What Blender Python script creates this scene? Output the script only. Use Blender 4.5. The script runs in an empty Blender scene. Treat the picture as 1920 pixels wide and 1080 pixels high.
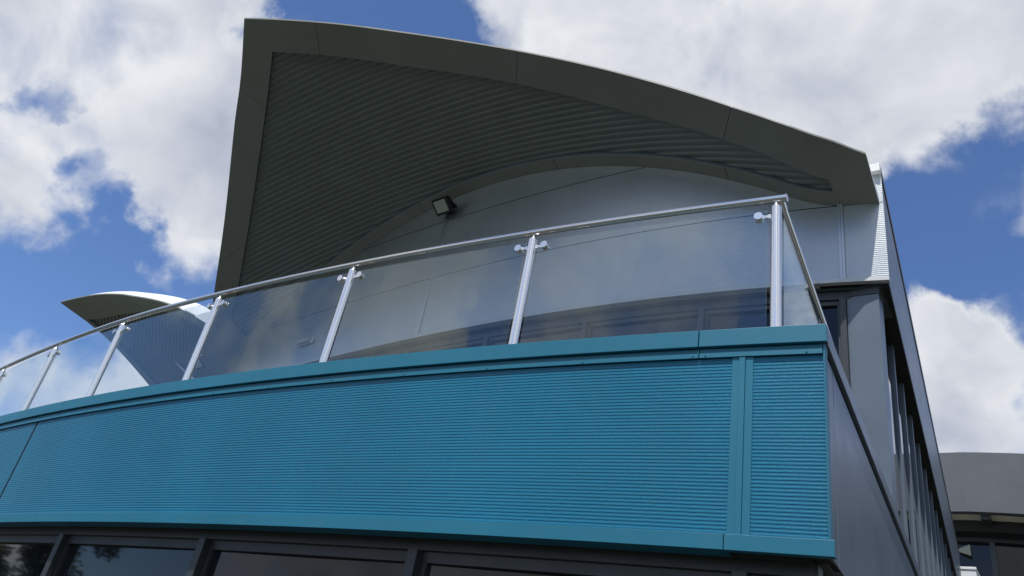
import bpy, bmesh, math, random
from mathutils import Matrix, Vector
random.seed(7)
rad = math.radians
scene = bpy.context.scene

# ---------------------------------------------------------------- frame of the facade
# (s along the facade, y into the building, z up) in units of 2.6 m, camera standing at the origin
A = rad(38); US = (math.cos(A), -math.sin(A)); NS = (math.sin(A), math.cos(A))
S = 2.6; CAMH = 1.6
def F(s, y, z):
    return Vector(((s*US[0]+y*NS[0])*S, (s*US[1]+y*NS[1])*S, z*S+CAMH))
GZ = -CAMH/S                                   # ground level in facade units

# ---------------------------------------------------------------- camera
cam = bpy.data.cameras.new('camera'); camo = bpy.data.objects.new('camera', cam)
scene.collection.objects.link(camo); scene.camera = camo
cam.sensor_width = 36; cam.lens = 36*1480/1920; cam.clip_end = 3000; cam.clip_start = .05
camo.matrix_world = Matrix(((0.980204, -0.19799, 0, 0), (-0.098927, -0.489764, -0.866224, 0),
                            (0.171503, 0.849077, -0.499655, CAMH), (0, 0, 0, 1)))
scene.render.resolution_x = 1024; scene.render.resolution_y = 576
# ---------------------------------------------------------------- sky and sun
SUN_EL = rad(64); DEL = rad(14)
hx = -NS[0]*math.cos(DEL)+US[0]*math.sin(DEL); hy = -NS[1]*math.cos(DEL)+US[1]*math.sin(DEL)
sund = Vector((hx*math.cos(SUN_EL), hy*math.cos(SUN_EL), math.sin(SUN_EL)))
world = bpy.data.worlds.new('World'); scene.world = world; world.use_nodes = True
nt = world.node_tree; nt.nodes.clear(); NN = nt.nodes.new; LK = nt.links.new
def wmath(op, a, b=None, c=None, clamp=False):
    n = NN('ShaderNodeMath'); n.operation = op; n.use_clamp = clamp
    for i, v in enumerate((a, b, c)):
        if v is None: continue
        if isinstance(v, (int, float)): n.inputs[i].default_value = v
        else: LK(v, n.inputs[i])
    return n.outputs[0]
tc = NN('ShaderNodeTexCoord').outputs['Generated']
sky = NN('ShaderNodeTexSky'); sky.sky_type = 'NISHITA'; sky.sun_disc = False
sky.sun_elevation = SUN_EL; sky.sun_rotation = math.atan2(hx, hy); sky.air_density = 1.0; sky.dust_density = .3; sky.ozone_density = 2.5
def wnoise(scale, detail, rough, dist=0.0, off=(0, 0, 0)):
    m = NN('ShaderNodeMapping'); LK(tc, m.inputs['Vector']); m.inputs['Location'].default_value = off
    n = NN('ShaderNodeTexNoise'); LK(m.outputs[0], n.inputs['Vector']); n.inputs['Scale'].default_value = scale
    n.inputs['Detail'].default_value = detail; n.inputs['Roughness'].default_value = rough; n.inputs['Distortion'].default_value = dist
    return n.outputs['Fac']
# cloud banks: azimuth, elevation, radius (degrees), weight
BANKS = [(-82, 20, 13, -2.2), (-26.5, 31.0, 4.2, .9), (-25.5, 26.6, 3.0, .6), (-38.3, 35.1, 10.4, 1.1), (-36.2, 28.6, 5.5, 0.8), (-40.2, 26.8, 3.0, -.7), (-33.6,28.2,1.8,-.8), (-38.8, 30.6, 2.0, -.9), (-29.3, 29.3, 6.3, 1.0), (-28.1, 38.2, 5.5, 0.9), (-33.3, 39.1, 7.2, 0.9), (-36.3, 23.9, 2.5, 0.7), (-23.7, 29.0, 3.8, 0.5), (-23.0, 44.0, 4.3, -1.8), (-17.6, 45.2, 4.6, -1.8), (-20.2, 48.1, 5.3, -1.4), (-33.6, 30.7, 2.2, -0.5), (-39.2, 29.5, 1.6, -0.6), (-31.0, 21.6, 5.6, -1.5), (-38, 20.5, 4.5, -.7), (-25.3, 24.0, 4.4, -1.1), (-31.2, 25.0, 2.5, -0.7), (-25.0, 17.3, 4.9, 0.45), (-27.6, 15.6, 4.0, 0.5), (-22, 15.5, 4.0, .6), (-35.5, 17.0, 4, -.55), (-6.8, 47.2, 3.3, 0.5), (5.1, 48.8, 9.2, 1.1), (21.1, 48.3, 9.5, 1.2), (32.9, 47.7, 7.3, 1.1), (29.6, 42.1, 3.7, 0.5), (40.2, 46.2, 3.9, 0.9), (35.1, 35.9, 5.8, -1.3), (31.3, 34.7, 3.6, -0.8), (37.2, 31.6, 3.5, -1.0), (37.2, 41.3, 2.0, -0.5), (39.9, 41.8, 1.9, 0.2), (33.7, 25.3, 4.7, 1.4), (31.8, 28.8, 2.7, 0.9), (35.8, 26.5, 3.0, 0.9), (30.5, 30.9, 1.8, 0.3), (36.5, 22.6, 2.7, 0.2), (37.6, 24.4, 2.4, -0.7)]
def vmath(op, a, b, sc=None):
    n = NN('ShaderNodeVectorMath'); n.operation = op
    for i, v in enumerate((a, b)):
        if v is None: continue
        if isinstance(v, tuple): n.inputs[i].default_value = v
        else: LK(v, n.inputs[i])
    if sc is not None: n.inputs['Scale'].default_value = sc
    return n.outputs[0]
wn = NN('ShaderNodeTexNoise'); LK(tc, wn.inputs['Vector']); wn.inputs['Scale'].default_value = 7; wn.inputs['Detail'].default_value = 8; wn.inputs['Roughness'].default_value = .55
warp = vmath('NORMALIZE', vmath('ADD', tc, vmath('SCALE', vmath('SUBTRACT', wn.outputs['Color'], (.5, .5, .5)), None, .24)), None)
fld = None
for az, el, r, w in BANKS:
    d = NN('ShaderNodeVectorMath'); d.operation = 'DOT_PRODUCT'; LK(warp, d.inputs[0])
    d.inputs[1].default_value = (math.sin(rad(az))*math.cos(rad(el)), math.cos(rad(az))*math.cos(rad(el)), math.sin(rad(el)))
    m = NN('ShaderNodeMapRange'); m.interpolation_type = 'SMOOTHSTEP'; LK(d.outputs['Value'], m.inputs['Value'])
    m.inputs['From Min'].default_value = math.cos(rad(r*1.35)); m.inputs['From Max'].default_value = math.cos(rad(r*.25))
    m.inputs['To Min'].default_value = 0; m.inputs['To Max'].default_value = w
    fld = m.outputs[0] if fld is None else wmath('ADD', fld, m.outputs[0])
fld = wmath('MINIMUM', wmath('MAXIMUM', fld, -2.0), 1.2)
def pnoise(vec, scale, detail, rough, dist=0.):
    n = NN('ShaderNodeTexNoise'); LK(vec, n.inputs['Vector']); n.inputs['Scale'].default_value = scale
    n.inputs['Detail'].default_value = detail; n.inputs['Roughness'].default_value = rough; n.inputs['Distortion'].default_value = dist
    return n.outputs['Fac']
big = pnoise(vmath('ADD', warp, (3.1, 1.7, .4)), 3.0, 3, .5)
vd = NN('ShaderNodeVectorMath'); vd.operation = 'DOT_PRODUCT'; LK(tc, vd.inputs[0]); vd.inputs[1].default_value = (0, math.cos(rad(32)), math.sin(rad(32)))
amp = NN('ShaderNodeMapRange'); amp.interpolation_type = 'SMOOTHSTEP'; LK(vd.outputs['Value'], amp.inputs['Value'])
amp.inputs['From Min'].default_value = math.cos(rad(58)); amp.inputs['From Max'].default_value = math.cos(rad(40)); amp.inputs['To Min'].default_value = 11.0; amp.inputs['To Max'].default_value = 1.8
fine = pnoise(tc, 7.0, 12, .52, .35)
toward = vmath('ADD', tc, tuple(v*.030 for v in sund)); fine2 = pnoise(toward, 7.0, 5, .52, .35)
dens = wmath('ADD', wmath('ADD', fld, -.16), wmath('ADD', wmath('MULTIPLY', wmath('SUBTRACT', big, .49), amp.outputs[0]), wmath('MULTIPLY', wmath('SUBTRACT', fine, .5), 4.4)))
mr = NN('ShaderNodeMapRange'); mr.interpolation_type = 'SMOOTHSTEP'; LK(dens, mr.inputs['Value'])
mr.inputs['From Min'].default_value = -1.15; mr.inputs['From Max'].default_value = 1.0
# self shadowing of the cloud: lighter where it thins towards the sun, greyer in its thick heart
lit = wmath('MULTIPLY', wmath('SUBTRACT', fine, fine2), 1.25)
thick = NN('ShaderNodeMapRange'); LK(wmath('ADD', wmath('MULTIPLY', dens, .30), wmath('MULTIPLY', wmath('SUBTRACT', wnoise(3.4, 5, .55, .4, (.3, 2.2, 5)), .5), 1.9)), thick.inputs['Value']); thick.inputs['From Min'].default_value = .05; thick.inputs['From Max'].default_value = .95
shade = wmath('ADD', wmath('SUBTRACT', .92, wmath('MULTIPLY', thick.outputs[0], .66)), lit, clamp=True)
cr = NN('ShaderNodeValToRGB'); LK(shade, cr.inputs[0])
cr.color_ramp.elements[0].position = 0; cr.color_ramp.elements[0].color = (.27, .32, .44, 1)
cr.color_ramp.elements[1].position = 1; cr.color_ramp.elements[1].color = (.86, .88, .91, 1)
e = cr.color_ramp.elements.new(.45); e.color = (.52, .56, .66, 1)
skm = NN('ShaderNodeMix'); skm.data_type = 'RGBA'; skm.blend_type = 'MULTIPLY'; skm.inputs[0].default_value = 1
LK(sky.outputs[0], skm.inputs[6]); skm.inputs[7].default_value = (.95, 1.13, 1.45, 1)
clb = NN('ShaderNodeVectorMath'); clb.operation = 'SCALE'; LK(cr.outputs[0], clb.inputs[0]); clb.inputs['Scale'].default_value = 9.6
wm = NN('ShaderNodeMix'); wm.data_type = 'RGBA'; LK(mr.outputs[0], wm.inputs[0]); LK(skm.outputs[2], wm.inputs[6]); LK(clb.outputs[0], wm.inputs[7])
bg = NN('ShaderNodeBackground'); bg.inputs['Strength'].default_value = .1; LK(wm.outputs[2], bg.inputs[0])
LK(bg.outputs[0], NN('ShaderNodeOutputWorld').inputs[0])
sun = bpy.data.lights.new('sun', 'SUN'); sun.energy = 4.4; sun.angle = rad(.53); sun.color = (1, .96, .9)
suno = bpy.data.objects.new('sun', sun); scene.collection.objects.link(suno); suno.rotation_euler = sund.to_track_quat('Z', 'Y').to_euler()
scene.view_settings.view_transform = 'Standard'; scene.view_settings.look = 'None'
scene.view_settings.exposure = 0; scene.view_settings.gamma = 1; scene.view_settings.use_curve_mapping = False

# ---------------------------------------------------------------- materials
def mat(name, col, rough=.5, metal=0., ior=1.5, var=.08, vscale=1.2, bump=0., bscale=200., coat=0., dirt=0., spec=.5, wav=0.):
    m = bpy.data.materials.new(name); m.use_nodes = True; n = m.node_tree.nodes; l = m.node_tree.links; b = n['Principled BSDF']
    b.inputs['Roughness'].default_value = rough; b.inputs['Metallic'].default_value = metal; b.inputs['IOR'].default_value = ior
    b.inputs['Coat Weight'].default_value = coat; b.inputs['Coat Roughness'].default_value = .15; b.inputs['Specular IOR Level'].default_value = spec
    t = n.new('ShaderNodeTexCoord'); nz = n.new('ShaderNodeTexNoise'); nz.inputs['Scale'].default_value = vscale; nz.inputs['Detail'].default_value = 6
    l.new(t.outputs['Object'], nz.inputs['Vector'])
    r = n.new('ShaderNodeValToRGB'); l.new(nz.outputs['Fac'], r.inputs[0])
    r.color_ramp.elements[0].position = .3; r.color_ramp.elements[1].position = .7
    r.color_ramp.elements[0].color = (*[c*(1-var) for c in col], 1); r.color_ramp.elements[1].color = (*[min(1, c*(1+var)) for c in col], 1)
    out = r.outputs[0]
    if dirt:
        mp = n.new('ShaderNodeMapping'); l.new(t.outputs['Object'], mp.inputs[0]); mp.inputs['Scale'].default_value = (9, 9, .7)
        d = n.new('ShaderNodeTexNoise'); d.inputs['Scale'].default_value = 1.3; d.inputs['Detail'].default_value = 8; l.new(mp.outputs[0], d.inputs['Vector'])
        dr = n.new('ShaderNodeMapRange'); l.new(d.outputs['Fac'], dr.inputs[0]); dr.inputs[1].default_value = .5; dr.inputs[2].default_value = .75; dr.inputs[4].default_value = dirt
        mx = n.new('ShaderNodeMix'); mx.data_type = 'RGBA'; l.new(dr.outputs[0], mx.inputs[0]); l.new(out, mx.inputs[6]); mx.inputs[7].default_value = (.16, .15, .13, 1); out = mx.outputs[2]
    l.new(out, b.inputs['Base Color'])
    rn = n.new('ShaderNodeTexNoise'); rn.inputs['Scale'].default_value = 3.5; rn.inputs['Detail'].default_value = 5; l.new(t.outputs['Object'], rn.inputs['Vector'])
    rr = n.new('ShaderNodeMapRange'); l.new(rn.outputs['Fac'], rr.inputs[0]); rr.inputs[3].default_value = rough*.85; rr.inputs[4].default_value = min(1, rough*1.2); l.new(rr.outputs[0], b.inputs['Roughness'])
    if bump:
        bn = n.new('ShaderNodeTexNoise'); bn.inputs['Scale'].default_value = bscale; bn.inputs['Detail'].default_value = 2; l.new(t.outputs['Object'], bn.inputs['Vector'])
        bp = n.new('ShaderNodeBump'); bp.inputs['Strength'].default_value = bump; bp.inputs['Distance'].default_value = .004; l.new(bn.outputs['Fac'], bp.inputs['Height']); l.new(bp.outputs[0], b.inputs['Normal'])
    if wav:
        wv = n.new('ShaderNodeTexNoise'); wv.inputs['Scale'].default_value = 1.1; wv.inputs['Detail'].default_value = 1.5; l.new(t.outputs['Object'], wv.inputs['Vector'])
        wb = n.new('ShaderNodeBump'); wb.inputs['Strength'].default_value = wav; wb.inputs['Distance'].default_value = .02; l.new(wv.outputs['Fac'], wb.inputs['Height'])
        if bump: l.new(wb.outputs[0], bp.inputs['Normal'])
        else: l.new(wb.outputs[0], b.inputs['Normal'])
    return m
BLUE = mat('blue_painted_metal', (.010, .150, .235), .42, 0, var=.05, dirt=.06, wav=.5)
BLUER = mat('blue_embossed_sheet', (.008, .152, .258), .34, 0, var=.07, bump=.6, bscale=75, dirt=.04, spec=.40, wav=.4)
SILV = mat('silver_embossed_sheet', (.47, .50, .515), .30, .78, var=.03, dirt=.05, wav=.08)
SILF = mat('silver_painted_trim', (.52, .54, .55), .4, .15, var=.04, dirt=.06)
WHITE = mat('white_painted_trim', (.72, .73, .72), .45, 0, var=.04, dirt=.1)
SLATE = mat('slate_grey_metal', (.125, .160, .200), .33, .12, var=.05, bump=.08, bscale=60, dirt=.06, wav=.6)
SOFF = mat('grey_green_soffit_panel', (.235, .245, .220), .42, .0, var=.06, dirt=.10, wav=.8)
RIBB = mat('ribbed_soffit_sheet', (.195, .215, .205), .42, .1, var=.07, dirt=.06)
FRAME = mat('dark_grey_window_frame', (.042, .048, .052), .4, .1, var=.04)
DARK = mat('dark_void', (.012, .013, .014), .8)
BLACK = mat('black_plastic', (.012, .012, .013), .45)
STEEL = mat('polished_stainless_steel', (.72, .71, .69), .12, 1.0, var=.03)
BRUSH = mat('brushed_stainless_steel', (.90, .88, .84), .2, 1.0, var=.03)
LENS = mat('frosted_lamp_lens', (.40, .41, .34), .35, 0)
GREY = mat('neutral_grey_fascia', (.105, .111, .120), .4, .1, var=.05, dirt=.06, wav=.5)
CREAM = mat('cream_soffit_panel', (.75, .72, .58), .5, 0, var=.05)
CONC = mat('asphalt_paving', (.055, .052, .045), .85, 0, var=.2, vscale=.8)
GRASS = mat('grass', (.05, .085, .025), .9, 0, var=.4, vscale=.6)
ROOFM = mat('white_roof_membrane', (.72, .73, .74), .5, 0, var=.05, dirt=.1)
BARK = mat('bark', (.09, .07, .05), .9); LEAF = mat('leaves', (.055, .09, .025), .6, 0, var=.4, vscale=2)
def glass_dark(name, col):
    m = mat(name, col, .03, 0, ior=1.45, var=.25, vscale=.25, spec=.5); return m
WGL = glass_dark('tinted_window_glass', (.010, .012, .016))
def clear_glass():
    m = bpy.data.materials.new('clear_balustrade_glass'); m.use_nodes = True; n = m.node_tree.nodes; l = m.node_tree.links; n.clear()
    fr = n.new('ShaderNodeFresnel'); ge = n.new('ShaderNodeNewGeometry'); io = n.new('ShaderNodeMapRange'); l.new(ge.outputs['Backfacing'], io.inputs[0])
    io.inputs[3].default_value = 1.58; io.inputs[4].default_value = 1/1.58; l.new(io.outputs[0], fr.inputs['IOR'])
    tr = n.new('ShaderNodeBsdfTransparent'); tr.inputs[0].default_value = (.90, .93, .945, 1)
    gl = n.new('ShaderNodeBsdfGlossy'); gl.inputs['Roughness'].default_value = 0.0
    gl.inputs[0].default_value = (.93, 1, .97, 1)
    df = n.new('ShaderNodeBsdfDiffuse'); df.inputs[0].default_value = (.55, .58, .6, 1)
    t = n.new('ShaderNodeTexCoord'); nz = n.new('ShaderNodeTexNoise'); nz.inputs['Scale'].default_value = 1.6; nz.inputs['Detail'].default_value = 7
    l.new(t.outputs['Object'], nz.inputs['Vector'])
    mr = n.new('ShaderNodeMapRange'); l.new(nz.outputs['Fac'], mr.inputs[0]); mr.inputs[1].default_value = .35; mr.inputs[2].default_value = .8; mr.inputs[3].default_value = .002; mr.inputs[4].default_value = .014
    m0 = n.new('ShaderNodeMixShader'); l.new(mr.outputs[0], m0.inputs[0]); l.new(tr.outputs[0], m0.inputs[1]); l.new(df.outputs[0], m0.inputs[2])
    mx = n.new('ShaderNodeMixShader'); l.new(fr.outputs[0], mx.inputs[0]); l.new(m0.outputs[0], mx.inputs[1]); l.new(gl.outputs[0], mx.inputs[2])
    l.new(mx.outputs[0], n.new('ShaderNodeOutputMaterial').inputs[0]); return m
GLASS = clear_glass()

# ---------------------------------------------------------------- mesh helpers
class MB:
    def __init__(self): self.v = []; self.f = []
    def quad_grid(self, P, closed_u=False):
        """P[i][j] grid of Vectors"""
        b = len(self.v); nu = len(P); nv = len(P[0])
        for row in P: self.v += row
        for i in range(nu if closed_u else nu-1):
            for j in range(nv-1):
                a = b+i*nv+j; c = b+((i+1) % nu)*nv+j
                self.f.append((a, a+1, c+1, c))
    def poly(self, pts):
        b = len(self.v); self.v += pts; self.f.append(tuple(range(b, b+len(pts))))
    def sweep(self, stations, caps=True, closed=True):
        """stations: list of profiles (lists of Vectors)"""
        b = len(self.v); n = len(stations[0])
        for st in stations: self.v += st
        for i in range(len(stations)-1):
            for j in range(n if closed else n-1):
                a = b+i*n+j; a2 = b+i*n+(j+1) % n
                self.f.append((a, a2, a2+n, a+n))
        if caps and closed:
            self.f.append(tuple(range(b+n-1, b-1, -1))); e = b+(len(stations)-1)*n; self.f.append(tuple(range(e, e+n)))
    def box8(self, p):
        """p: eight corners, bottom four then top four"""
        b = len(self.v); self.v += p
        self.f += [tuple(b+k for k in q) for q in ((0, 3, 2, 1), (4, 5, 6, 7), (0, 1, 5, 4), (1, 2, 6, 5), (2, 3, 7, 6), (3, 0, 4, 7))]
    def fbox(self, s0, s1, y0, y1, z0, z1):
        self.box8([F(s0, y0, z0), F(s1, y0, z0), F(s1, y1, z0), F(s0, y1, z0), F(s0, y0, z1), F(s1, y0, z1), F(s1, y1, z1), F(s0, y1, z1)])
    def tube(self, pts, r, n=20, r1=None):
        rings = []
        up = None
        for i, p in enumerate(pts):
            t = (pts[min(i+1, len(pts)-1)]-pts[max(i-1, 0)]).normalized()
            if up is None: up = Vector((0, 0, 1)) if abs(t.z) < .9 else Vector((1, 0, 0))
            a = (up-t*up.dot(t)).normalized(); b_ = t.cross(a); up = a
            rr = r if r1 is None else r+(r1-r)*i/(len(pts)-1)
            rings.append([p+(a*math.cos(2*math.pi*k/n)+b_*math.sin(2*math.pi*k/n))*rr for k in range(n)])
        self.sweep(rings)
    def build(self, name, m, parent=None, smooth=False, label=None, bevel=0, kind=None):
        me = bpy.data.meshes.new(name); me.from_pydata([tuple(v) for v in self.v], [], self.f)
        bm = bmesh.new(); bm.from_mesh(me); bmesh.ops.recalc_face_normals(bm, faces=bm.faces); bm.to_mesh(me); bm.free()
        o = bpy.data.objects.new(name, me); scene.collection.objects.link(o); me.materials.append(m)
        if parent is not None: o.parent = parent
        if smooth:
            for p in me.polygons: p.use_smooth = True
            me.set_sharp_from_angle(angle=rad(35))
        if bevel:
            b = o.modifiers.new('bevel', 'BEVEL'); b.width = bevel; b.segments = 2; b.limit_method = 'ANGLE'
        if label: o['label'] = label
        if kind: o['kind'] = kind
        return o
def thing(name, label, cat, group=None, loc=None):
    o = bpy.data.objects.new(name, None); scene.collection.objects.link(o); o['label'] = label; o['category'] = cat
    if group: o['group'] = group
    return o
def lerp(a, b, t): return a+(b-a)*t
def frange(a, b, n): return [a+(b-a)*i/n for i in range(n+1)]
def interp(tab, x):
    if x <= tab[0][0]: (x0, y0), (x1, y1) = tab[0], tab[1]
    elif x >= tab[-1][0]: (x0, y0), (x1, y1) = tab[-2], tab[-1]
    else:
        for (x0, y0), (x1, y1) in zip(tab, tab[1:]):
            if x0 <= x <= x1: break
    return y0+(y1-y0)*(x-x0)/(x1-x0)

# ---------------------------------------------------------------- plan curves
def pl(s):
    if s < -5: return pl(-5)+(.169+2*.038*-5+3*.001*25)*(s+5)
    return .001*s**3+.038*s**2+.169*s+1.787
def pu(s):
    if s < -4.7: return pu(-4.7)-.14*(s+4.7)
    return .006*s**3+.086*s**2+.269*s+3.259
def sl(y): return -.393-.0665*(y-1.725)        # side line
SC = -.393                                     # front right corner
LEFT = -9.0
def curve_solid(mb, pc, s0, s1, prof, n=None):
    """prof: closed list of (dy, z)"""
    n = n or max(2, int(abs(s1-s0)/.09))
    mb.sweep([[F(s, pc(s)+dy, z) for dy, z in prof] for s in frange(s0, s1, n)])
def box_prof(d0, d1, z0, z1): return [(d0, z0), (d1, z0), (d1, z1), (d0, z1)]
def curve_mitre(mb, pc, s0, prof, n=None, d=0.):
    """like curve_solid but ends on the side line with a mitre"""
    e = -.46; n = n or max(2, int(abs(e-s0)/.09)); st = [[F(s, pc(s)+dy, z) for dy, z in prof] for s in frange(s0, e, n)]
    st.append([F(sl(pc(SC)+dy)+d, pc(SC)+dy, z) for dy, z in prof]); mb.sweep(st)
def sl2(y): return sl(y)-.006*(y-3.155)
def side_solid(mb, y0, y1, prof, n=1, f=None):
    f = f or sl
    """prof: closed list of (ds, z)"""
    mb.sweep([[F(f(y)+ds, y, z) for ds, z in prof] for y in frange(y0, y1, n)])
def ribbed(mb, pc, s0, s1, z0, z1, pitch, depth, ztop=None, dy=0, n=None):
    """horizontal micro ribs as real relief (open sheet), clipped to ztop(s)"""
    n = n or max(3, int(abs(s1-s0)/.07)); rows = []; k = 0; z = z0
    zs = []
    nr = max(1, int(round((z1-z0)/pitch))); p = (z1-z0)/nr
    for i in range(nr):
        zz = z0+i*p; zs += [(zz, 0), (zz+p*.40, 0), (zz+p*.52, 1), (zz+p*.88, 1)]
    zs.append((z1, 0))
    for zz, h in zs:
        rows.append([F(s, pc(s)+dy-depth*h, min(zz, ztop(s)) if ztop else zz) for s in frange(s0, s1, n)])
    if ztop:
        smp = frange(s0, s1, n)
        b = len(mb.v); nv = n+1
        for r in rows: mb.v += r
        for i in range(len(rows)-1):
            for j in range(n):
                if zs[i][0] >= ztop(smp[j]) and zs[i][0] >= ztop(smp[j+1]): continue
                a = b+i*nv+j; mb.f.append((a, a+1, a+1+nv, a+nv))
    else: mb.quad_grid(rows)

# ================================================================= GROUND
g = MB(); g.poly([Vector((-900, -900, 0)), Vector((900, -900, 0)), Vector((900, 900, 0)), Vector((-900, 900, 0))]); g.build('ground', GRASS, kind='structure')
g = MB(); g.poly([Vector((x, y, .004)) for x, y in ((-30, -9), (26, -9), (26, 45), (-30, 45))]); g.build('pavement', CONC, kind='structure')

# ================================================================= MAIN BUILDING
B = thing('curved_building', 'curved two-storey building with a blue ribbed balcony front and silver upper wall', 'building')
# --- blue balcony front
Z_CT, Z_CB = 1.0, .953
for a, b in ((LEFT, -6.6), (-6.597, -3.65), (-3.647, -.6965), (-.6935, SC-.002)):
    m = MB(); (curve_mitre(m, pl, a, [(0, Z_CB), (.012, Z_CB), (.012, Z_CB+.006), (.024, Z_CB+.008), (.024, Z_CT), (0, Z_CT)]) if b > -.45 else curve_solid(m, pl, a, b, [(0, Z_CB), (.012, Z_CB), (.012, Z_CB+.006), (.17, Z_CB+.008), (.17, Z_CT), (0, Z_CT)])); m.build('parapet_coping', BLUE, B, bevel=.003)
    if b > -.45:
        m = MB(); curve_solid(m, pl, a, -.43, [(.0245, Z_CB+.008), (.17, Z_CB+.008), (.17, Z_CT-.001), (.0245, Z_CT-.001)]); m.build('parapet_coping', BLUE, B)
    m = MB(); curve_solid(m, pl, a, min(b, SC-.012), [(.008, .9255), (.0145, .9255), (.0145, .951), (.0115, .951), (.0115, .940), (.008, .938)]); fl = m.build('coping_flashing', BLUE, B)
m = MB(); curve_solid(m, pl, LEFT, SC-.02, box_prof(.028, .16, .4605, .958)); m.build('parapet_core', DARK, B)
for s in [-.44, -.678, -.71]+[-.71-.3*k for k in range(1, 22)]:       # screw heads under the coping
    m = MB(); c = F(s, pl(s)+.008, .931); nrm = (F(s, pl(s)-1, .931)-F(s, pl(s), .931)).normalized(); m.tube([c, c+nrm*.005], .0055, 8); m.build('screw', BLUE, B)
PB, PT = .487, .9245
def dyw(s): return pl(s)+.0165
for a, b in ((LEFT, -6.9), (-6.885, -3.885), (-3.869, -.613), (-.563, -.4035)):
    m = MB(); ribbed(m, dyw, a, b, PB, PT, .0090, .0009, n=max(6, int((b-a)/.08))); m.build('ribbed_wall_panel', BLUER, B)
# vertical joint cover: two flat flanges with a raised strip
for a, b, d in ((-.613, -.596, .0125), (-.5955, -.5815, .0095), (-.581, -.563, .0125)):
    m = MB(); curve_solid(m, pl, a, b, box_prof(d, .0275, PB, PT), 2); m.build('joint_cover', BLUE, B, bevel=.0015)
m = MB(); curve_solid(m, pl, -3.884, -3.8705, box_prof(.0185, .0275, PB, PT), 1); m.build('panel_joint', DARK, B)
m = MB(); m.fbox(-.4035, -.4000, pl(-.402)+.0095, pl(-.402)+.035, PB, .951); m.build('corner_trim', BLUE, B)
for a, b in ((LEFT, -6.4), (-6.398, -3.4), (-3.398, -.6155), (-.6135, SC+.004)):
    m = MB(); (lambda mm, a, b, pr: curve_mitre(mm, pl, a, [(min(q[0], .0205), q[1]) for q in pr], d=.003) if b > -.45 else curve_solid(mm, pl, a, b, pr))(m, a, b, [(.0, .452), (.06, .452), (.06, .459), (.006, .459), (.006, .482), (.020, .488), (.020, .492), (.0, .4865)]); m.build('bottom_trim', BLUE, B, bevel=.002)
# --- balcony side wall (slate flat panels)
SI = -.009
m = MB(); side_solid(m, 1.7495, 1.852, [(SI, .461), (-.04, .461), (-.04, .936), (SI, .936)]); m.build('side_panel', SLATE, B, bevel=.002)
for a, b in ((1.858, 3.46), (3.468, 5.2), (5.208, 7.0), (7.008, 9.68)):
    m = MB(); side_solid(m, a, b, [(SI, .461), (-.14, .461), (-.14, .936), (SI, .936)]); m.build('side_panel', SLATE, B, bevel=.002)
for a, b in ((pl(SC)+.0245, 3.3), (3.303, 6.0), (6.003, 9.68)):
    m = MB(); side_solid(m, a, b, [(0, Z_CB), (0, Z_CT), (-.17, Z_CT), (-.17, Z_CB+.008), (-.012, Z_CB+.006), (-.012, Z_CB)]); m.build('side_coping', SLATE, B, bevel=.003)
m = MB(); side_solid(m, 1.80, 8.9, [(-.03, .936), (-.03, .955), (-.12, .955), (-.12, .936)]); m.build('shadow_gap', DARK, B)
# --- underside of the balcony band and recessed ground-floor windows
m = MB(); curve_solid(m, pl, LEFT, -.45, box_prof(.061, .30, .455, .4605)); m.build('overhang_soffit', FRAME, B)
m = MB(); side_solid(m, 1.80, 8.9, [(-.025, .455), (-.025, .4605), (-.25, .4605), (-.25, .455)]); m.build('overhang_soffit', FRAME, B)
WD = .085                                            # recess of the ground-floor glazing
def lw(s): return pl(s)+WD
mull = [-.60, -1.47, -2.345, -3.25, -4.15, -5.05, -5.95, -6.85, -7.75, -8.65]
edges = [-.452]+mull
m = MB(); curve_solid(m, lw, LEFT, -.44, box_prof(-.008, .03, .425, .4545)); m.build('window_head', FRAME, B, bevel=.002)
for s in mull:
    m = MB(); m.sweep([[F(s+d, lw(s)-.022+e, z) for d, e in ((-.017, 0), (.017, 0), (.017, .06), (-.017, .06))] for z in (GZ, .4245)]); m.build('mullion', FRAME, B, bevel=.002)
for a, b in zip(edges, edges[1:]):
    a2 = a-.018; b2 = b+.018
    if a == -.452: a2 = a-.03
    fr = MB()
    for z0, z1 in ((.395, .4245), (-.02, .01)): curve_solid(fr, lw, b2, a2, box_prof(.004, .034, z0, z1), 4)
    for q0, q1 in ((a2-.016, a2), (b2, b2+.016)): curve_solid(fr, lw, q0, q1, box_prof(.005, .033, .0105, .3945), 1)
    fo = fr.build('window', FRAME, B)
    m = MB(); curve_solid(m, lw, b2+.005, a2-.005, box_prof(.018, .024, -.01, .41), 1); m.build('pane', WGL, fo)
m = MB(); m.fbox(-.475, -.448, lw(-.46)-.01, lw(-.46)+.05, GZ, .4545); m.build('corner_post', FRAME, B, bevel=.002)
m = MB(); curve_solid(m, pl, LEFT, -.46, box_prof(.12, .2, GZ, .45)); m.build('wall_core', DARK, B)
m = MB(); curve_solid(m, pl, LEFT, -.46, box_prof(WD, .119, GZ, -.025)); m.build('plinth', SLATE, B)
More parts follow.
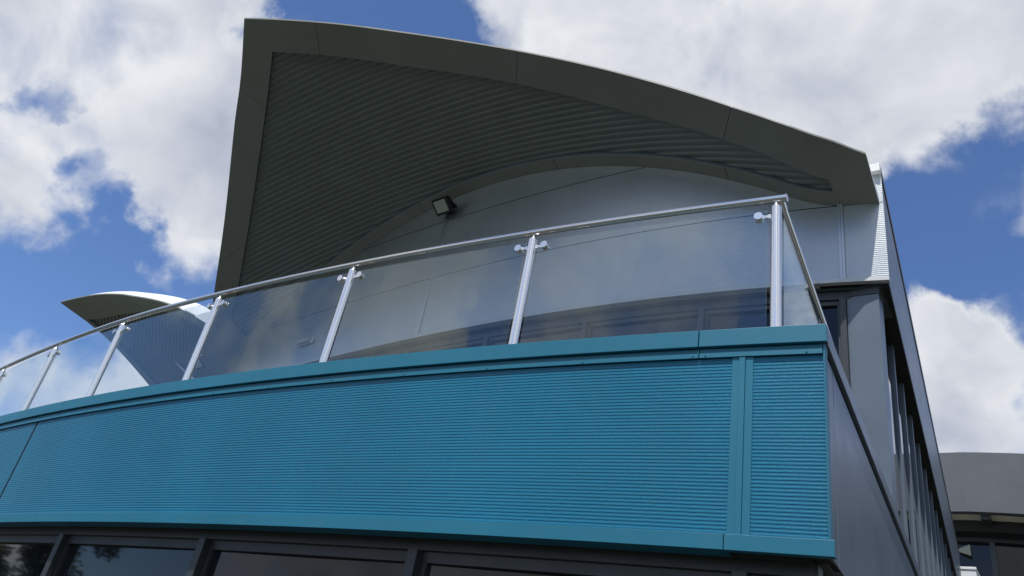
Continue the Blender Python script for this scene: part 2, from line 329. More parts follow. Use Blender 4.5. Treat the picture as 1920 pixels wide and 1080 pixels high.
# side ground floor: frames and glass under the overhang
m = MB(); side_solid(m, 1.83, 8.9, [(-.06, .43), (-.06, .4545), (-.10, .4545), (-.10, .43)]); m.build('window_head', FRAME, B, bevel=.002)
ys = frange(1.86, 9.64, 11)
for y in ys:
    m = MB(); side_solid(m, y-.014, y+.014, [(-.05, GZ), (-.05, .4295), (-.10, .4295), (-.10, GZ)]); m.build('mullion', FRAME, B)
for a, b in zip(ys, ys[1:]):
    m = MB(); side_solid(m, a+.015, b-.015, [(-.085, GZ+.1), (-.085, .429), (-.095, .429), (-.095, GZ+.1)]); m.build('pane', WGL, B)
m = MB(); side_solid(m, 1.9, 9.65, [(-.11, GZ), (-.11, .45), (-.2, .45), (-.2, GZ)]); m.build('wall_core', DARK, B)
# --- terrace floor
m = MB()
st = []
for s in frange(LEFT, -.55, 60): st.append([F(s, pl(s)+.1, .86), F(s, pu(s)+.12, .86), F(s, pu(s)+.12, .90), F(s, pl(s)+.1, .90)])
m.sweep(st); m.build('terrace_floor', CONC, B)

# --- upper storey
def g1(s):
    if s > -.62: return g1(-.62)
    if s > -.82:
        u = s+.82; return g1(-.82)-.561*u+.561*u*u/.4
    return -.141*(s+2.8)**2-.003*(s+2.8)+3.061
def vz(s, y): return g1(s)-.3*(y-3.1)
ZT = 2.0
def uw(s): return pu(s)+.012
FO = .032
def ztop(s):
    z = vz(s, uw(s))+.012
    if s > -.50: return 2.598
    return z
UR = -.4545
# right-hand strip rises past the canopy to the roof edge
cols = [(-.470, UR, 2), (-.6205+.0, -.471, 3), (-3.034, -.6455, 40), (-5.9, -3.057, 40)]
cols = [(-.6215, UR, 12), (-3.034, -.6455, 46), (-5.50, -3.057, 46)]
def ztop2(s):
    z = vz(s, uw(s))+.012
    return max(z, 2.598) if s > -.62 else z
for i, (a, b, n) in enumerate(cols):
    for z0, z1 in ((2.021, 2.434), (2.4385, 2.879), (2.8835, 3.2)):
        tp = ztop2 if i == 0 else ztop
        if i == 0 and z0 > 2.6: continue
        z1b = min(z1, 2.598) if i == 0 else z1
        m = MB(); ribbed(m, uw, a, b, z0, z1b,   .0102, .0006, ztop=tp, n=n)
        if m.f: m.build('ribbed_wall_panel', SILV, B)
for a, b in ((-.6455, -.6345), (-.6335, -.6225)):
    m = MB(); zt = 2.55; m.sweep([[F(s, pu(s)+d, z) for s, d in ((a, .003), (b, .003), (b, .02), (a, .02))] for z in (2.021, zt)]); m.build('joint_cover', SILV, B)
for a, b in ((-3.057, -3.046), (-3.045, -3.034)):
    m = MB(); m.sweep([[F(s, pu(s)+d, z) for s, d in ((a, .003), (b, .003), (b, .02), (a, .02))] for z in (2.021, 3.06)]); m.build('joint_cover', SILV, B)
m = MB(); st = []
for s in frange(-5.50, UR-.015, 80):
    zt = max(vz(s, pu(s)+.04)+.03, 2.595 if s > -.7 else 0); st.append([F(s, pu(s)+.022, 2.005), F(s, pu(s)+.09, 2.005), F(s, pu(s)+.09, zt), F(s, pu(s)+.022, zt)])
m.sweep(st); m.build('wall_core', DARK, B)
for a, b in ((-5.50, -3.2), (-3.198, -.735), (-.7335, -.452)):
    DT = .0145 if b > -.5 else .10
    m = MB(); curve_solid(m, pu, a, b, [(-.012, 1.999), (DT, 1.999), (DT, 2.0055), (.014, 2.0085), (.014, 2.0195), (-.012, 2.0185)]); m.build('drip_trim', SILF, B, bevel=.002)
# top corner cap
m = MB(); m.fbox(-.53, -.4535, pu(-.46)-.02, pu(-.46)+.03, 2.600, 2.645); m.build('parapet_cap', WHITE, B, bevel=.003)
# upper windows
def uwi(s): return pu(s)+.05
m = MB(); curve_solid(m, pu, -5.5, -.49, box_prof(.03, .3, 1.985, 1.9985)); m.build('overhang_soffit', FRAME, B)
m = MB(); curve_solid(m, uwi, -5.5, -.60, box_prof(-.006, .04, 1.945, 1.9845)); m.build('window_head', FRAME, B, bevel=.002)
um = [-.647, -1.262, -1.875, -2.505, -3.12, -3.74, -4.36, -4.98, -5.48]
for s in um:
    m = MB(); m.sweep([[F(s+d, uwi(s)-.018+e, z) for d, e in ((-.013, 0), (.013, 0), (.013, .05), (-.013, .05))] for z in (.901, 1.9445)]); m.build('mullion', FRAME, B, bevel=.002)
for a, b in zip(um, um[1:]):
    a2 = a-.0135; b2 = b+.0135; fr = MB()
    for z0, z1 in ((1.922, 1.9445), (.901, .93)): curve_solid(fr, uwi, b2, a2, box_prof(.004, .034, z0, z1), 4)
    for q0, q1 in ((a2-.012, a2), (b2, b2+.012)): curve_solid(fr, uwi, q0, q1, box_prof(.005, .033, .9305, 1.9215), 1)
    fo = fr.build('window', FRAME, B)
    m = MB(); curve_solid(m, uwi, b2+.004, a2-.004, box_prof(.018, .024, .92, 1.93), 1); m.build('pane', WGL, fo)
# corner column and its deep reveal
m = MB(); cy = pu(-.56)+.035
m.fbox(-.633, -.503, cy, cy+.10, 1.001, 1.955); m.build('corner_column', SLATE, B, bevel=.003)
m = MB(); m.fbox(-.634, -.500, cy-.004, cy+.1, 1.9555, 1.9845); m.build('window_head', FRAME, B)
# --- upper side: glazing between fins, fascia, roof edge
YB = 9.7
m = MB(); side_solid(m, 3.20, YB, [(-.022, 1.0005), (-.022, 1.02), (-.12, 1.02), (-.12, 1.0005)]); m.build('window_sill', FRAME, B)
fy = [3.30+.42*k for k in range(15)]
for y in fy:
    m = MB(); side_solid(m, y-.02, y+.02, [(-.014, 1.0205), (-.014, 1.985), (-.10, 1.985), (-.10, 1.0205)]); m.build('window_fin', SLATE, B, bevel=.002)
fy2 = fy+[YB]
for a, b in zip(fy2, fy2[1:]):
    m = MB(); side_solid(m, a+.0205, b-.0205, [(-.026, 1.0205), (-.026, 1.985), (-.034, 1.985), (-.034, 1.0205)]); m.build('pane', WGL, B)
m = MB(); side_solid(m, 3.178, YB, [(FO-.002, 1.9865), (FO-.002, 1.999), (-.12, 1.999), (-.12, 1.9865)], f=sl2); m.build('overhang_soffit', DARK, B)
m = MB(); side_solid(m, 3.28, YB-.02, [(-.125, .95), (-.125, 2.59), (-.2, 2.59), (-.2, .95)]); m.build('wall_core', DARK, B)
for a, b in ((3.17, 5.6), (5.603, YB)):
    m = MB(); side_solid(m, a, b, [(FO, 2.0005), (FO, 2.43), (-.1, 2.43), (-.1, 2.0005)], f=sl2); m.build('fascia_panel', SLATE, B, bevel=.002)
    m = MB(); side_solid(m, a, b, [(FO, 2.434), (FO, 2.59), (-.1, 2.59), (-.1, 2.434)], f=sl2); m.build('fascia_panel', SLATE, B, bevel=.002)
m = MB(); side_solid(m, 3.17, YB, [(FO+.005, 2.5905), (FO+.005, 2.64), (-.2, 2.64), (-.2, 2.5905)], f=sl2); m.build('roof_edge', FRAME, B, bevel=.003)
m = MB(); m.poly([F(-5.2, 3.6, 2.40), F(sl(3.3)-.15, 3.3, 2.56), F(sl(YB)-.15, YB, 2.56), F(-5.2, YB, 2.56)]); m.build('flat_roof', ROOFM, B)
m = MB(); m.sweep([[F(s, YB+.0, z) for z in (GZ, 2.6)]+[F(s, YB+.08, z) for z in (2.6, GZ)] for s in (-5.2, sl(YB)-.03)]); m.build('rear_wall', SLATE, B)

# ================================================================= SAIL ROOFS
def sail(T, gf, taper, yf_tab, yi_tab, yw, ywi, s_right, si_right, si_left, joints_f, joints_w, seam, zoff_w, label, s_left, back=6.0, backf=None):
    """T maps (s,y,z) of the sail to world; yf outer edge, yi inner edge of the border, yw wall line, ywi inner wall line"""
    yf = lambda s: interp(yf_tab, s); yi = lambda s: interp(yi_tab, s)
    P = lambda s, y, o=0.: T(s, y, (gf(s)-.3*(y-3.1))+o)
    ss = sorted(set([round(x, 4) for x in frange(s_left, s_right, 130)]+[t[0] for t in yf_tab if s_left < t[0] < s_right]))
    h = .11
    top = MB(); rows = []
    for s in ss:
        a = yf(s); k = min(1, max(0, (s+3.602)/2.2)) if s > -3.602 else 0
        kr = 1 if taper is None else min(1, max(0, (s_right-taper[0]-s)/taper[1])); hh = (.02+h*k)*kr+.016; w = .03+.10*k
        hr = min(1., (s_right-s)/.15+.0) if s > s_right-.15 else 1.
        yb = [a, a+.004, a+w, a+w+.1]; bk = backf(s) if backf else back; bk = max(bk, a+w+.14); yb += [lerp(a+w+.1, bk, (i+1)/8) for i in range(8)]
        of = [0, .008, hh, max(hh+.01, .045)]+[max(hh+.02, .092*min(1, (s_right-s)/.3+.25))]*8
        rows.append([P(s, y, o) for y, o in zip(yb, of)])
    top.quad_grid(rows)
    # right edge closure and inside skin
    e = rows[-1]; top.quad_grid([[p.copy() for p in e], [P(s_right, y, -.002) for y in yb]])
    e = rows[0]; top.quad_grid([[p.copy() for p in e], [P(s_left, y, -.002) for y in [yf(s_left)]+yb[1:]]])
    ro = top.build('canopy_roof', ROOFM, B, smooth=True, label=label)
    # dark lining between soffit and roof
    ln = MB(); ln.quad_grid([[P(s, lerp(yf(s)+.02, yw(s)+.05, v), .055*min(1, v*6)*(1 if taper is None else min(1, max(.0, (s_right-s)/.5)))+.0125) for v in (0, .06, .2, .5, .8, 1)] for s in ss]); ln.build('lining', DARK, ro)
    # border panels along the outer edge (slabs)
    def slab(pts_outer, pts_inner, nm='border_panel'):
        m = MB(); n = len(pts_outer)
        mid = lambda i, u, o: P(lerp(pts_outer[i][0], pts_inner[i][0], u), lerp(pts_outer[i][1], pts_inner[i][1], u), o)
        m.sweep([[mid(i, u, 0) for u in frange(0, 1, 6)]+[mid(i, u, .010) for u in frange(1, 0, 6)] for i in range(n)]); return m.build(nm, SOFF, ro, smooth=True)
    def seg(o0, o1, i0, i1, N=24):
        """outer s-range to inner s-range"""
        eps = .0016
        return ([(lerp(o0, o1, t), yf(lerp(o0, o1, t))+.0) for t in frange(0, 1, N)], [(lerp(i0, i1, t), yi(lerp(i0, i1, t))) for t in frange(0, 1, N)])
    for (o0, i0), (o1, i1) in zip(joints_f, joints_f[1:]):
        gp = .0012; ge_ = 0 if o1 > s_right-.01 else gp
        if o0 < -3.602 < o1:
            ti = min(yi_tab, key=lambda q: q[1])[0]
            a, b = seg(o0+gp, -3.602, i0+gp, ti); a2, b2 = seg(-3.602, o1-gp, ti, i1-gp); slab(a+a2[1:], b+b2[1:])
        else:
            a, b = seg(o0+gp, o1-ge_, i0+gp, i1-ge_); slab(a, b)
    # right end panel
    m = MB(); sR = s_right-.0006; sr2 = si_right-.0006
    m.sweep([[P(sR, y0, -.0004), P(sr2, y1, -.0004), P(sr2, y1, .0096), P(sR, y0, .0096)] for y0, y1 in zip(frange(yf(s_right)-.0012, yw(s_right), 6), frange(yi(si_right)-.0012, ywi(si_right), 6))]); m.build('border_panel', SOFF, ro)
    # wall-side border
    for a, b in zip(joints_w, joints_w[1:]):
        n = max(3, int((b-a)/.06))
        m = MB(); m.sweep([[P(s, ywi(s), 0), P(s, yw(s), 0), P(s, yw(s), .01), P(s, ywi(s), .01)] for s in frange(a+.002, b-.002, n)]); m.build('border_panel', SOFF, ro)
    # left end panel that closes the border towards the foot
    a0 = (s_left+.0015, yf(s_left)); a1 = (si_left, yi(si_left)); m = MB(); st = []
    for u in frange(0, 1, 10):
        s0, y0 = lerp(a0[0], a1[0], u), lerp(a0[1], a1[1], u); y1 = ywi(s0)
        y0 = min(y0, y1-.001); st.append([P(s0, lerp(y0, y1, v), 0) for v in frange(0, 1, 4)]+[P(s0, lerp(y0, y1, v), .009) for v in frange(1, 0, 4)])
    m.sweep(st); m.build('border_panel', SOFF, ro, smooth=True)
    # reveal round the recess
    RC = .030
    m = MB(); iss = [s for s in frange(si_left, si_right, 110)]
    tip = min(iss, key=lambda s: abs(s+3.571)); iss[iss.index(tip)] = -3.571
    m.quad_grid([[P(s, yi(s)-.001, .0), P(s, yi(s)+.001, RC+.012)] for s in iss])
    m.quad_grid([[P(s, ywi(s)+.001, .0), P(s, ywi(s)-.001, RC+.012)] for s in iss])
    m.quad_grid([[P(si_right, y, .0), P(si_right, y, RC+.012)] for y in frange(yi(si_right), ywi(si_right), 3)])
    m.quad_grid([[P(si_left, y, .0), P(si_left, y, RC+.012)] for y in frange(yi(si_left), ywi(si_left), 3)])
    m.build('recess_reveal', SLATE, ro)
    # ribbed sheets
    PIT = .0373; AMP = .0095; NP = 8
    def tt(s, y): return (-y+.3*(gf(s)-.3*(y-3.1)))/1.044
    def y_of(s, t): return (.3*gf(s)+.279-1.044*t)/1.09
    def prof(t):
        x = (t/PIT) % 1.0
        if x < .38: return 0.
        if x < .54: return (x-.38)/.16
        if x < .84: return 1.
        return 1-(x-.84)/.16
    ts = [y0 for y0 in (tt(s, y) for s in iss for y in (yi(s), ywi(s)))]; t0, t1 = min(ts), max(ts)
    k0 = math.floor(t0/PIT); k1 = math.ceil(t1/PIT)
    rowt = []
    for k in range(k0, k1+1):
        for x in (0, .19, .38, .46, .54, .69, .84, .92): rowt.append((k+x)*PIT)
    for side in (0, 1):
        m = MB(); NS_ = 100; grid = []; raw = []
        for t in rowt:
            row = []; rr = []
            yr = y_of(-3.3, t); sm = seam(yr)
            a, b = (si_left+.002, sm+.004) if side == 0 else (sm-.004, si_right-.002)
            for s in frange(a, b, NS_):
                y = y_of(s, t); lo = yi(s)+.001; hi = ywi(s)-.001
                st = 0
                if y < lo: y = lo; st = -1
                if y > hi: y = hi; st = 1
                row.append(P(s, y, RC-AMP*prof(tt(s, y)+1e-6)+(.0022 if side else 0))); rr.append(st)
            grid.append(row); raw.append(rr)
        b0 = len(m.v); nv = NS_+1
        for r in grid: m.v += r
        for i in range(len(grid)-1):
            for j in range(NS_):
                q = (raw[i][j], raw[i][j+1], raw[i+1][j], raw[i+1][j+1])
                if q[0] != 0 and all(x == q[0] for x in q): continue
                a = b0+i*nv+j; m.f.append((a, a+1, a+1+nv, a+nv))
        if m.f: m.build('ribbed_soffit_sheet', RIBB, ro)
    return ro

yf1 = [(-5.5, 3.42), (-5.142, 3.036), (-4.93, 2.827), (-4.577, 2.493), (-4.078, 2.007), (-3.868, 1.821), (-3.602, 1.556), (-3.2, 1.766), (-2.64, 2.046), (-2.069, 2.281), (-1.499, 2.474), (-.981, 2.629), (-.876, 2.655), (-.765, 2.686), (-.704, 2.717), (-.588, 2.796), (-.514, 2.861), (-.467, 2.899)]
yi1 = [(-4.985, 3.075), (-4.764, 2.887), (-3.966, 2.152), (-3.571, 1.785), (-3.304, 1.93), (-2.76, 2.216), (-2.18, 2.459), (-1.594, 2.681), (-1.093, 2.819), (-.804, 2.907), (-.646, 2.990)]
def smooth_tab(tab, lo, hi, n):
    """Catmull-Rom resampling of a table branch"""
    pts = [p for p in tab if lo-1e-6 <= p[0] <= hi+1e-6]; out = []
    for k in range(n+1):
        x = lerp(pts[0][0], pts[-1][0], k/n)
        i = max(j for j in range(len(pts)-1) if pts[j][0] <= x+1e-9)
        p1, p2 = pts[i], pts[i+1]; p0 = pts[i-1] if i else (2*p1[0]-p2[0], 2*p1[1]-p2[1]); p3 = pts[i+2] if i+2 < len(pts) else (2*p2[0]-p1[0], 2*p2[1]-p1[1])
        h = p2[0]-p1[0]; m1 = (p2[1]-p0[1])/(p2[0]-p0[0]); m2 = (p3[1]-p1[1])/(p3[0]-p1[0]); t = (x-p1[0])/h
        out.append((x, (2*t**3-3*t**2+1)*p1[1]+(t**3-2*t**2+t)*h*m1+(-2*t**3+3*t**2)*p2[1]+(t**3-t**2)*h*m2))
    return out
yf1 = smooth_tab(yf1, -5.5, -3.602, 24)[:-1]+smooth_tab(yf1, -3.602, -.467, 60)
yi1 = smooth_tab(yi1, -4.985, -3.571, 20)[:-1]+smooth_tab(yi1, -3.571, -.646, 44)
yw1 = lambda s: pu(s)+.010
ywi1 = lambda s: pu(s)-.062-.0*s if s > -4.6 else pu(s)-.062
c1 = sail(F, g1, (0., .3), yf1, yi1, yw1, ywi1, -.470, -.646, -4.98,
     [(-5.45, -4.98), (-4.78, -4.55), (-3.905, -3.84), (-3.205, -3.305), (-2.069, -2.18), (-.990, -1.095), (-.4705, -.6463)],
     [-5.4, -4.4, -3.3, -2.2, -1.15, -.471],
     lambda y: -3.49+.385*(y-1.85), 0, 'large dark-soffited sail canopy rising to a point above the balcony', -5.45, backf=lambda s: min(6.0, max(pu(s)+.03, 1.725+(-.44-s)/.0665)))
# second sail further along, turned away
TH = rad(38); ct, stt = math.cos(TH), math.sin(TH); tipA = (-3.602, 1.556, 3.437)
P2 = (-7.872, 3.040, 3.000)
def T2(s, y, z):
    a, b = s-tipA[0], y-tipA[1]
    return F(P2[0]+ct*a+stt*b, P2[1]-stt*a+ct*b, P2[2]+z-tipA[2])
yf2 = [(-4.75, 3.45), (-4.30, 2.90), (-4.028, 2.531), (-3.826, 2.241), (-3.673, 1.967), (-3.63, 1.74), (-3.602, 1.556), (-3.29, 1.786), (-3.028, 1.975), (-2.734, 2.193), (-2.441, 2.412), (-2.206, 2.591), (-1.997, 2.782), (-1.90, 2.92), (-1.855, 3.04)]
yi2 = [(-4.50, 3.33), (-4.20, 2.93), (-3.93, 2.55), (-3.75, 2.26), (-3.60, 1.86), (-3.433, 2.006), (-3.132, 2.216), (-2.786, 2.44), (-2.40, 2.66), (-2.20, 2.82), (-2.09, 2.98)]
yf2 = smooth_tab(yf2, -4.75, -3.602, 20)[:-1]+smooth_tab(yf2, -3.602, -1.855, 40)
yi2 = smooth_tab(yi2, -4.50, -3.60, 16)[:-1]+smooth_tab(yi2, -3.60, -2.09, 34)
def g2(s): return g1(s) if s < -2.6 else g1(-2.6)-.10*(s+2.6)
c2 = sail(T2, g2, None, yf2, yi2, lambda s: 3.60, lambda s: 3.52, -1.857, -2.092, -4.48,
     [(-4.7, -4.48), (-2.6, -2.65), (-1.8575, -2.0923)], [-4.7, -3.2, -1.858],
     lambda y: -3.3+.2*(y-1.85), 0, 'smaller-looking sail canopy further along the roof with a sunlit white top edge', -4.72, back=5.2)
# wall below the second sail
m = MB(); st = []
for s in frange(-4.7, -1.9, 30):
    zz = g2(s)-.3*(3.61-3.1)
    a, b = T2(s, 3.61, zz+.01), T2(s, 3.67, zz+.01); c, d = a.copy(), b.copy(); c.z = d.z = F(0, 0, .9).z; st.append([c, a, b, d])
m.sweep(st); m.build('wall_panel', SILV, B)

# ================================================================= LAMPS ON THE UPPER WALL
def normal_in(pc, s):
    a = F(s-.01, pc(s-.01), 0); b = F(s+.01, pc(s+.01), 0); t = (b-a).normalized(); return t, Vector((-t.y, t.x, 0))
def floodlight(label, pos, tan, inn, k=1.0):
    """pos = wall fixing; tan along the wall; inn into the wall"""
    o = thing('floodlight', label, 'floodlight', 'floodlights under the sail roofs')
    up = Vector((0, 0, 1)); out = -inn
    def L(x, y, z): return pos+tan*x*k+out*y*k+up*z*k
    m = MB(); m.box8([L(-.05, 0, -.05), L(.05, 0, -.05), L(.05, .05, -.05), L(-.05, .05, -.05), L(-.05, 0, .05), L(.05, 0, .05), L(.05, .05, .05), L(-.05, .05, .05)]); m.build('wall_mount', BLACK, o, bevel=.008)
    m = MB()
    for x in (-.165, .155): m.box8([L(x, .045, -.02), L(x+.01, .045, -.02), L(x+.01, .15, -.02), L(x, .15, -.02), L(x, .045, .02), L(x+.01, .045, .02), L(x+.01, .15, .02), L(x, .15, .02)])
    m.box8([L(-.165, .05, -.02), L(.165, .05, -.02), L(.165, .06, -.02), L(-.165, .06, -.02), L(-.165, .05, .02), L(.165, .05, .02), L(.165, .06, .02), L(-.165, .06, .02)]); m.build('bracket', BLACK, o)
    # head tilted down: profile in (out, up), swept along tan with rounded back
    c, s_ = math.cos(rad(-52)), math.sin(rad(-52))
    def H(x, u, v): return L(x, .17+u*c-v*s_, -.01+u*s_+v*c)
    prof = [(.06, -.125), (.06, .125), (-.01, .12), (-.05, .085), (-.065, .03), (-.065, -.03), (-.05, -.085), (-.01, -.12)]
    m = MB(); m.sweep([[H(x, u*q, v*q) for u, v in prof] for x, q in ((-.15, .8), (-.135, 1), (.135, 1), (.15, .8))]); m.build('lamp_housing', BLACK, o, bevel=.006)
    m = MB(); m.sweep([[H(-.112, .0595, -.092), H(.112, .0595, -.092), H(.112, .0595, .092), H(-.112, .0595, .092)], [H(-.105, .066, -.085), H(.105, .066, -.085), H(.105, .066, .085), H(-.105, .066, .085)]]); m.build('lens', LENS, o)
    m = MB()
    for q in (-.08, -.04, 0, .04, .08): m.box8([H(q-.004, -.095, -.05), H(q+.004, -.095, -.05), H(q+.004, -.05, -.05), H(q-.004, -.05, -.05), H(q-.004, -.095, .05), H(q+.004, -.095, .05), H(q+.004, -.05, .05), H(q-.004, -.05, .05)])
    m.build('cooling_fin', BLACK, o)
    return o
t, n = normal_in(pu, -3.10)
floodlight('black floodlight fixed to the silver wall under the arch of the large canopy', F(-3.025, pu(-3.025)+.005, 2.95), t, n, 1.15)
floodlight('small black floodlight at the foot of the second canopy, seen through the balustrade glass', F(-5.50, pu(-5.50)-.03, 2.22), t, n, 1.15)
# emergency bulkhead light
s0 = -4.20; t, n = normal_in(pu, s0); pos = F(s0, pu(s0)+.004, 2.19)
o = thing('bulkhead_light', 'long white bulkhead light on the upper wall behind the balustrade glass', 'wall light')
def L(x, y, z): return pos+t*x-n*y+Vector((0, 0, 1))*z
m = MB(); m.sweep([[L(x, y, z) for y, z in ((0, -.055), (0, .055), (.03, .055), (.03, -.055))] for x in (-.21, .21)]); m.build('lamp_base', WHITE, o, bevel=.006)
m = MB(); m.sweep([[L(x*q, .031+y, z*q) for y, z in ((0, -.05), (0, .05), (.05, .035), (.05, -.035))] for x, q in ((-.2, .92), (-.185, 1), (.185, 1), (.2, .92))]); m.build('diffuser', LENS, o, bevel=.008)

# ================================================================= BALUSTRADE
R0 = thing('glass_balustrade', 'stainless steel and clear glass balustrade along the blue balcony edge', 'balustrade')
OFF = .05
def pb(s): return pl(s)+OFF
def rz(s): return 1.432 if s > -3.3 else 1.432-.022*((-3.3-s)/1.0)**1.25
rs = frange(-.500, -8.4, 140)
RR = .0275
m = MB(); m.tube([F(s, pb(s), rz(s)) for s in rs], RR, 20); m.build('handrail', STEEL, R0, smooth=True)
def rside(y): return -.512-.082*(y-1.76)
m = MB(); m.tube([F(rside(y), y, 1.428) for y in (1.775, 2.4, 3.12)], RR, 20); m.build('handrail', STEEL, R0, smooth=True)
m = MB(); m.tube([F(-.500, pb(-.5), 1.432), F(-.493, pb(-.5)-.0, 1.432)], RR*1.12, 20); m.tube([F(rside(1.762), 1.762, 1.43), F(rside(1.80), 1.80, 1.4285)], RR*1.12, 16); m.build('rail_elbow', STEEL, R0, smooth=True)
pss = [-.522, -1.268, -2.026, -2.795, -3.547, -4.236, -4.94, -5.66, -6.4, -7.15, -7.9]
PR = .0375
def post(base, top, dirs, tan, out):
    m = MB(); r = PR
    m.tube([base, top-Vector((0, 0, .055))], r, 24); po = m.build('post', BRUSH, R0, smooth=True)
    m = MB(); b = top-Vector((0, 0, .0545)); n = 20; prof = [(r, 0), (r*.86, .012), (r*.45, .018), (r*.33, .028), (r*.33, .048)]
    m.sweep([[b+Vector((q*math.cos(2*math.pi*k/n), q*math.sin(2*math.pi*k/n), z)) for k in range(n)] for q, z in prof]); m.build('post_cap', BRUSH, po, smooth=True)
    m = MB(); m.tube([base, base+Vector((0, 0, .012))], r*1.9, 24); m.build('base_plate', BRUSH, po)
    for dz in (-.125, ):
        for sg in dirs:
            c = top+Vector((0, 0, dz)); g0 = c+tan*sg*r*.9; g1_ = c+tan*sg*(r+.062)+out*(-.004)
            m = MB()
            # bow-tie stem and round clamp discs either side of the glass
            st = []
            for q, hh in ((0, .020), (.25, .017), (.5, .009), (.75, .014), (1, .02)):
                p = g0.lerp(g1_, q); st.append([p+out*.006+Vector((0, 0, hh)), p-out*.006+Vector((0, 0, hh)), p-out*.006-Vector((0, 0, hh)), p+out*.006-Vector((0, 0, hh))])
            m.sweep(st)
            e = g1_+tan*sg*.022
            m.tube([e+out*.030, e+out*.006], .031, 20); m.tube([e-out*.006, e-out*.026], .031, 20)
            m.build('glass_clamp', BRUSH, po, smooth=True)
    for sg in (-1, 1):       # rail fixing screws under the saddle
        m = MB(); c = top+tan*sg*.07+Vector((0, 0, .012)); m.tube([c, c+Vector((0, 0, .01))], .006, 8); m.build('screw', BRUSH, po)
for i, s in enumerate(pss):
    t, n = normal_in(pb, s); lo, hi = F(s, pb(s), 1.0), F(s, pb(s), rz(s)-RR/S*.85)
    post(lo, hi, (-1,) if i == 0 else (-1, 1), t, -n)
ysd = [2.62, 3.08]
for y in ysd:
    t = (F(rside(y+.1), y+.1, 0)-F(rside(y), y, 0)).normalized(); out = Vector((t.y, -t.x, 0)); post(F(rside(y), y, 1.0), F(rside(y), y, 1.428-RR/S*.8), (-1, 1) if y < 3 else (-1,), t, out)
for a, b in zip(pss, pss[1:]):
    a2, b2 = a-.0235, b+.0235; m = MB(); d = .0022
    st = []
    for s in frange(b2, a2, 10):
        zt = rz(s)-.034; st.append([F(s, pb(s)-d, 1.028), F(s, pb(s)+d, 1.028), F(s, pb(s)+d, zt), F(s, pb(s)-d, zt)])
    m.sweep(st); m.build('glass_panel', GLASS, R0)
for a, b in ((1.80, 2.60), (2.64, 3.06)):
    m = MB(); d = .0022; m.sweep([[F(rside(y)-d, y, 1.028), F(rside(y)+d, y, 1.028), F(rside(y)+d, y, 1.396), F(rside(y)-d, y, 1.396)] for y in (a, b)]); m.build('glass_panel', GLASS, R0)

# ================================================================= BUILDING BEYOND THE SIDE WALL
def simple_box(x0, x1, y0, y1, z0, z1):
    m = MB(); m.fbox(x0, x1, y0, y1, z0, z1); return m
FB = thing('neighbouring_building', 'dark grey building with a curved fascia beyond the right side wall', 'building')
K = 1.6
def pf(s): x = s/K; return K*(6.72+.10*(x+.56)+.16*(x+.56)**2) if x > -.56 else K*6.72-.02*(x+.56)*K
def fsolid(a, b, prof, name, mt, n=24, par=FB, **kw):
    m = MB(); curve_solid(m, pf, a, b, prof, n); return m.build(name, mt, par, **kw)
for a, b in ((-2.6, -1.9), (-1.89, -.2), (-.19, 1.4), (1.41, 3.4)):
    fsolid(a, b, box_prof(0, .12, 2.132*K, 2.60*K), 'fascia_panel', GREY)
fsolid(-2.6, 3.4, box_prof(.06, 3, 2.55*K, 2.59*K), 'roof', ROOFM)
fx = [-2.6+.47*k for k in range(13)]
for a, b in zip(fx, fx[1:]):
    fsolid(a+.05, b-.05, box_prof(.125, .36, 2.135*K, 2.14*K), 'soffit_panel', CREAM, 4)
    fsolid(b-.05, b+.05, box_prof(.125, .55, 2.10*K, 2.14*K), 'soffit_beam', FRAME, 2)
fsolid(-2.6, 3.4, box_prof(.361, .8, 2.05*K, 2.14*K), 'soffit_back', DARK)
fsolid(-2.6, 3.4, box_prof(.62, .72, 2.02*K, 2.0495*K), 'window_head', FRAME)
for a, b in zip(fx, fx[1:]):
    fr = MB(); curve_solid(fr, pf, b-.03, b+.03, box_prof(.62, .70, GZ, 2.0195*K), 1); fo = fr.build('window', FRAME, FB)
    m = MB(); curve_solid(m, pf, a+.031, b-.031, box_prof(.66, .67, GZ+.2, 2.019*K), 1); m.build('pane', WGL, fo)
fsolid(-2.6, 3.4, box_prof(.68, .9, GZ, 2.03*K), 'wall', DARK)
wl = thing('reflection_wedge', 'pale wedge added in place of a reflection in the first neighbouring window', 'wall light')  # solid pale wedge modelled where the window only mirrors something white
zz = 1.945*K; q0 = pf(-1.0)+.60
m = MB(); m.sweep([[F(-1.085, q0, zz-.022), F(-1.085, q0, zz+.022), F(-1.085, q0+.03, zz+.022), F(-1.085, q0+.03, zz-.022)], [F(-.955, q0-.05, zz-.075), F(-.955, q0-.05, zz+.062), F(-.955, q0+.03, zz+.062), F(-.955, q0+.03, zz-.075)]]); m.build('wedge_body', LENS, wl, bevel=.01)
m = MB(); m.fbox(-1.05, -1.0, q0+.031, q0+.06, zz-.02, zz+.02); m.build('wall_mount', FRAME, wl)  # added block behind the reflection wedge, no lamp is mounted here
# low white block against the end of the side wall
W0 = thing('white_parapet_block', 'low white block at the far end of the side wall, below the neighbouring windows', 'parapet')
def block(x0, x1, y0, y1, z0, z1):
    m = MB(); m.box8([F(a, b, z0) for a, b in ((x0, y0), (x1, y0), (x1, y1), (x0, y1))]+[F(a, b, z1) for a, b in ((x0, y0), (x1, y0), (x1, y1), (x0, y1))]); return m
block(-1.02, -.81, 9.95, 10.45, GZ, 2.52).build('block', WHITE, W0, bevel=.01)
block(-1.03, -.805, 9.94, 10.46, 2.5205, 2.55).build('cap', WHITE, W0, bevel=.01)

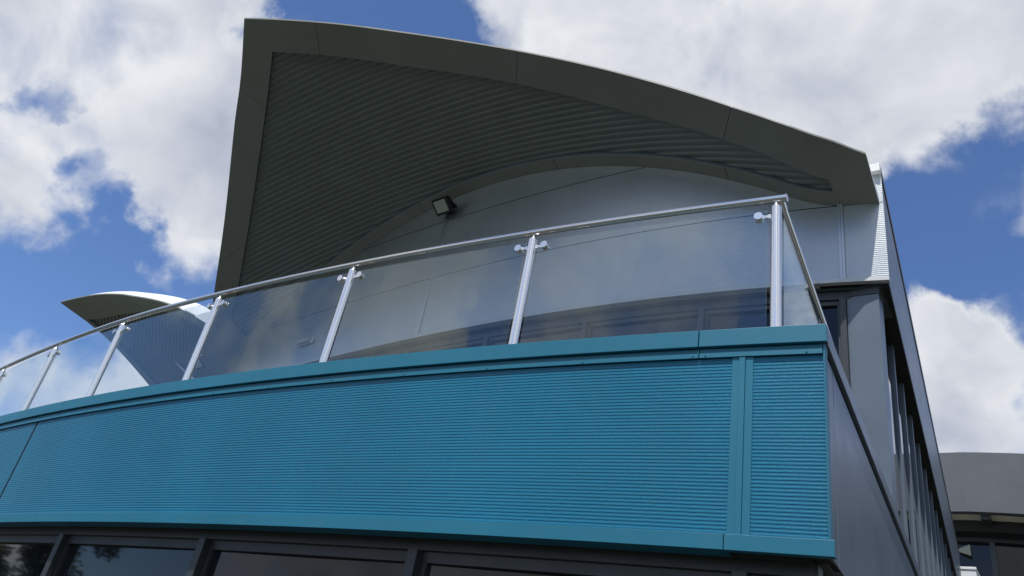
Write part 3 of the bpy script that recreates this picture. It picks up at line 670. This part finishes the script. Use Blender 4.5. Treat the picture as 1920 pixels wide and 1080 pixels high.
# ================================================================= TREES MIRRORED IN THE WINDOWS, UNSEEN BELT AGAINST LOW SKY
def tree(x, y, h, r, label, seed):
    rnd = random.Random(seed); o = thing('broadleaf_tree', label, 'tree', 'trees across the road')
    base = Vector((x, y, 0)); m = MB(); top = base+Vector((.3, .2, h*.75)); m.tube([base, base.lerp(top, .4)+Vector((.15, 0, 0)), top], .32, 10, .1)
    ends = []
    for k in range(9):
        a = rnd.uniform(0, 6.28); st = base.lerp(top, rnd.uniform(.35, .9)); e = st+Vector((math.cos(a)*r*.6, math.sin(a)*r*.6, rnd.uniform(.8, 2.4))); m.tube([st, st.lerp(e, .5)+Vector((0, 0, .3)), e], .1, 6, .03); ends.append(e)
    m.build('trunk', BARK, o)
    lf = MB(); cen = [(base+Vector((rnd.gauss(0, r*.45), rnd.gauss(0, r*.45), h*.62+rnd.gauss(0, h*.15))), rnd.uniform(.6, 1.5)) for _ in range(60)]+[(e, 1.1) for e in ends]
    for c, q in cen:
        for _ in range(330):
            d = Vector((rnd.gauss(0, 1), rnd.gauss(0, 1), rnd.gauss(0, .8))).normalized()*q*rnd.uniform(.4, 1.05); p = c+d
            a = Vector((rnd.uniform(-1, 1), rnd.uniform(-1, 1), rnd.uniform(-1, 1))).normalized(); b = a.orthogonal().normalized(); z = rnd.uniform(.08, .17)
            lf.f.append(tuple(range(len(lf.v), len(lf.v)+4))); lf.v += [p+a*z, p+b*z*.6, p-a*z, p-b*z*.6]
    me = bpy.data.meshes.new('crown'); me.from_pydata([tuple(v) for v in lf.v], [], lf.f); c = bpy.data.objects.new('crown', me); scene.collection.objects.link(c); me.materials.append(LEAF); c.parent = o
wd = MB(); rw = random.Random(5)  # unseen tree belt added behind the camera to block low sky light
for k in range(240):
    an = rad(lerp(95, 300, rw.random())); rr_ = rw.uniform(44, 60); c = Vector((math.sin(an)*rr_, math.cos(an)*rr_, 0)); hh = rw.uniform(4.0, 6.0)+.8*math.sin(an*7)
    for _ in range(130):
        p = c+Vector((rw.gauss(0, 2.2), rw.gauss(0, 2.2), rw.uniform(.3, 1)*hh)); a = Vector((rw.uniform(-1, 1), rw.uniform(-1, 1), rw.uniform(-1, 1))).normalized(); b = a.orthogonal().normalized(); z = rw.uniform(.35, .8)
        wd.f.append(tuple(range(len(wd.v), len(wd.v)+4))); wd.v += [p+a*z, p+b*z*.7, p-a*z, p-b*z*.7]
me = bpy.data.meshes.new('woodland'); me.from_pydata([tuple(v) for v in wd.v], [], wd.f); wo = bpy.data.objects.new('woodland', me); scene.collection.objects.link(wo); me.materials.append(LEAF)
wo['kind'] = 'stuff'; wo['label'] = 'unseen belt of green woodland added across the road to block low sky light'; wo['category'] = 'woodland'
def fplan(s, y): v = F(s, y, 0); return v.x, v.y
for (s, y, h, r, lb, sd) in ((-19.0, -4.6, 8.2, 3.4, 'broad green tree standing to the left, mirrored in the lowest left window', 1), (-25.5, -3.4, 6.5, 3.0, 'round green tree standing furthest to the left of the road', 2)):
    x, yy = fplan(s, y); tree(x, yy, h*1.35, r*1.25, lb, sd)
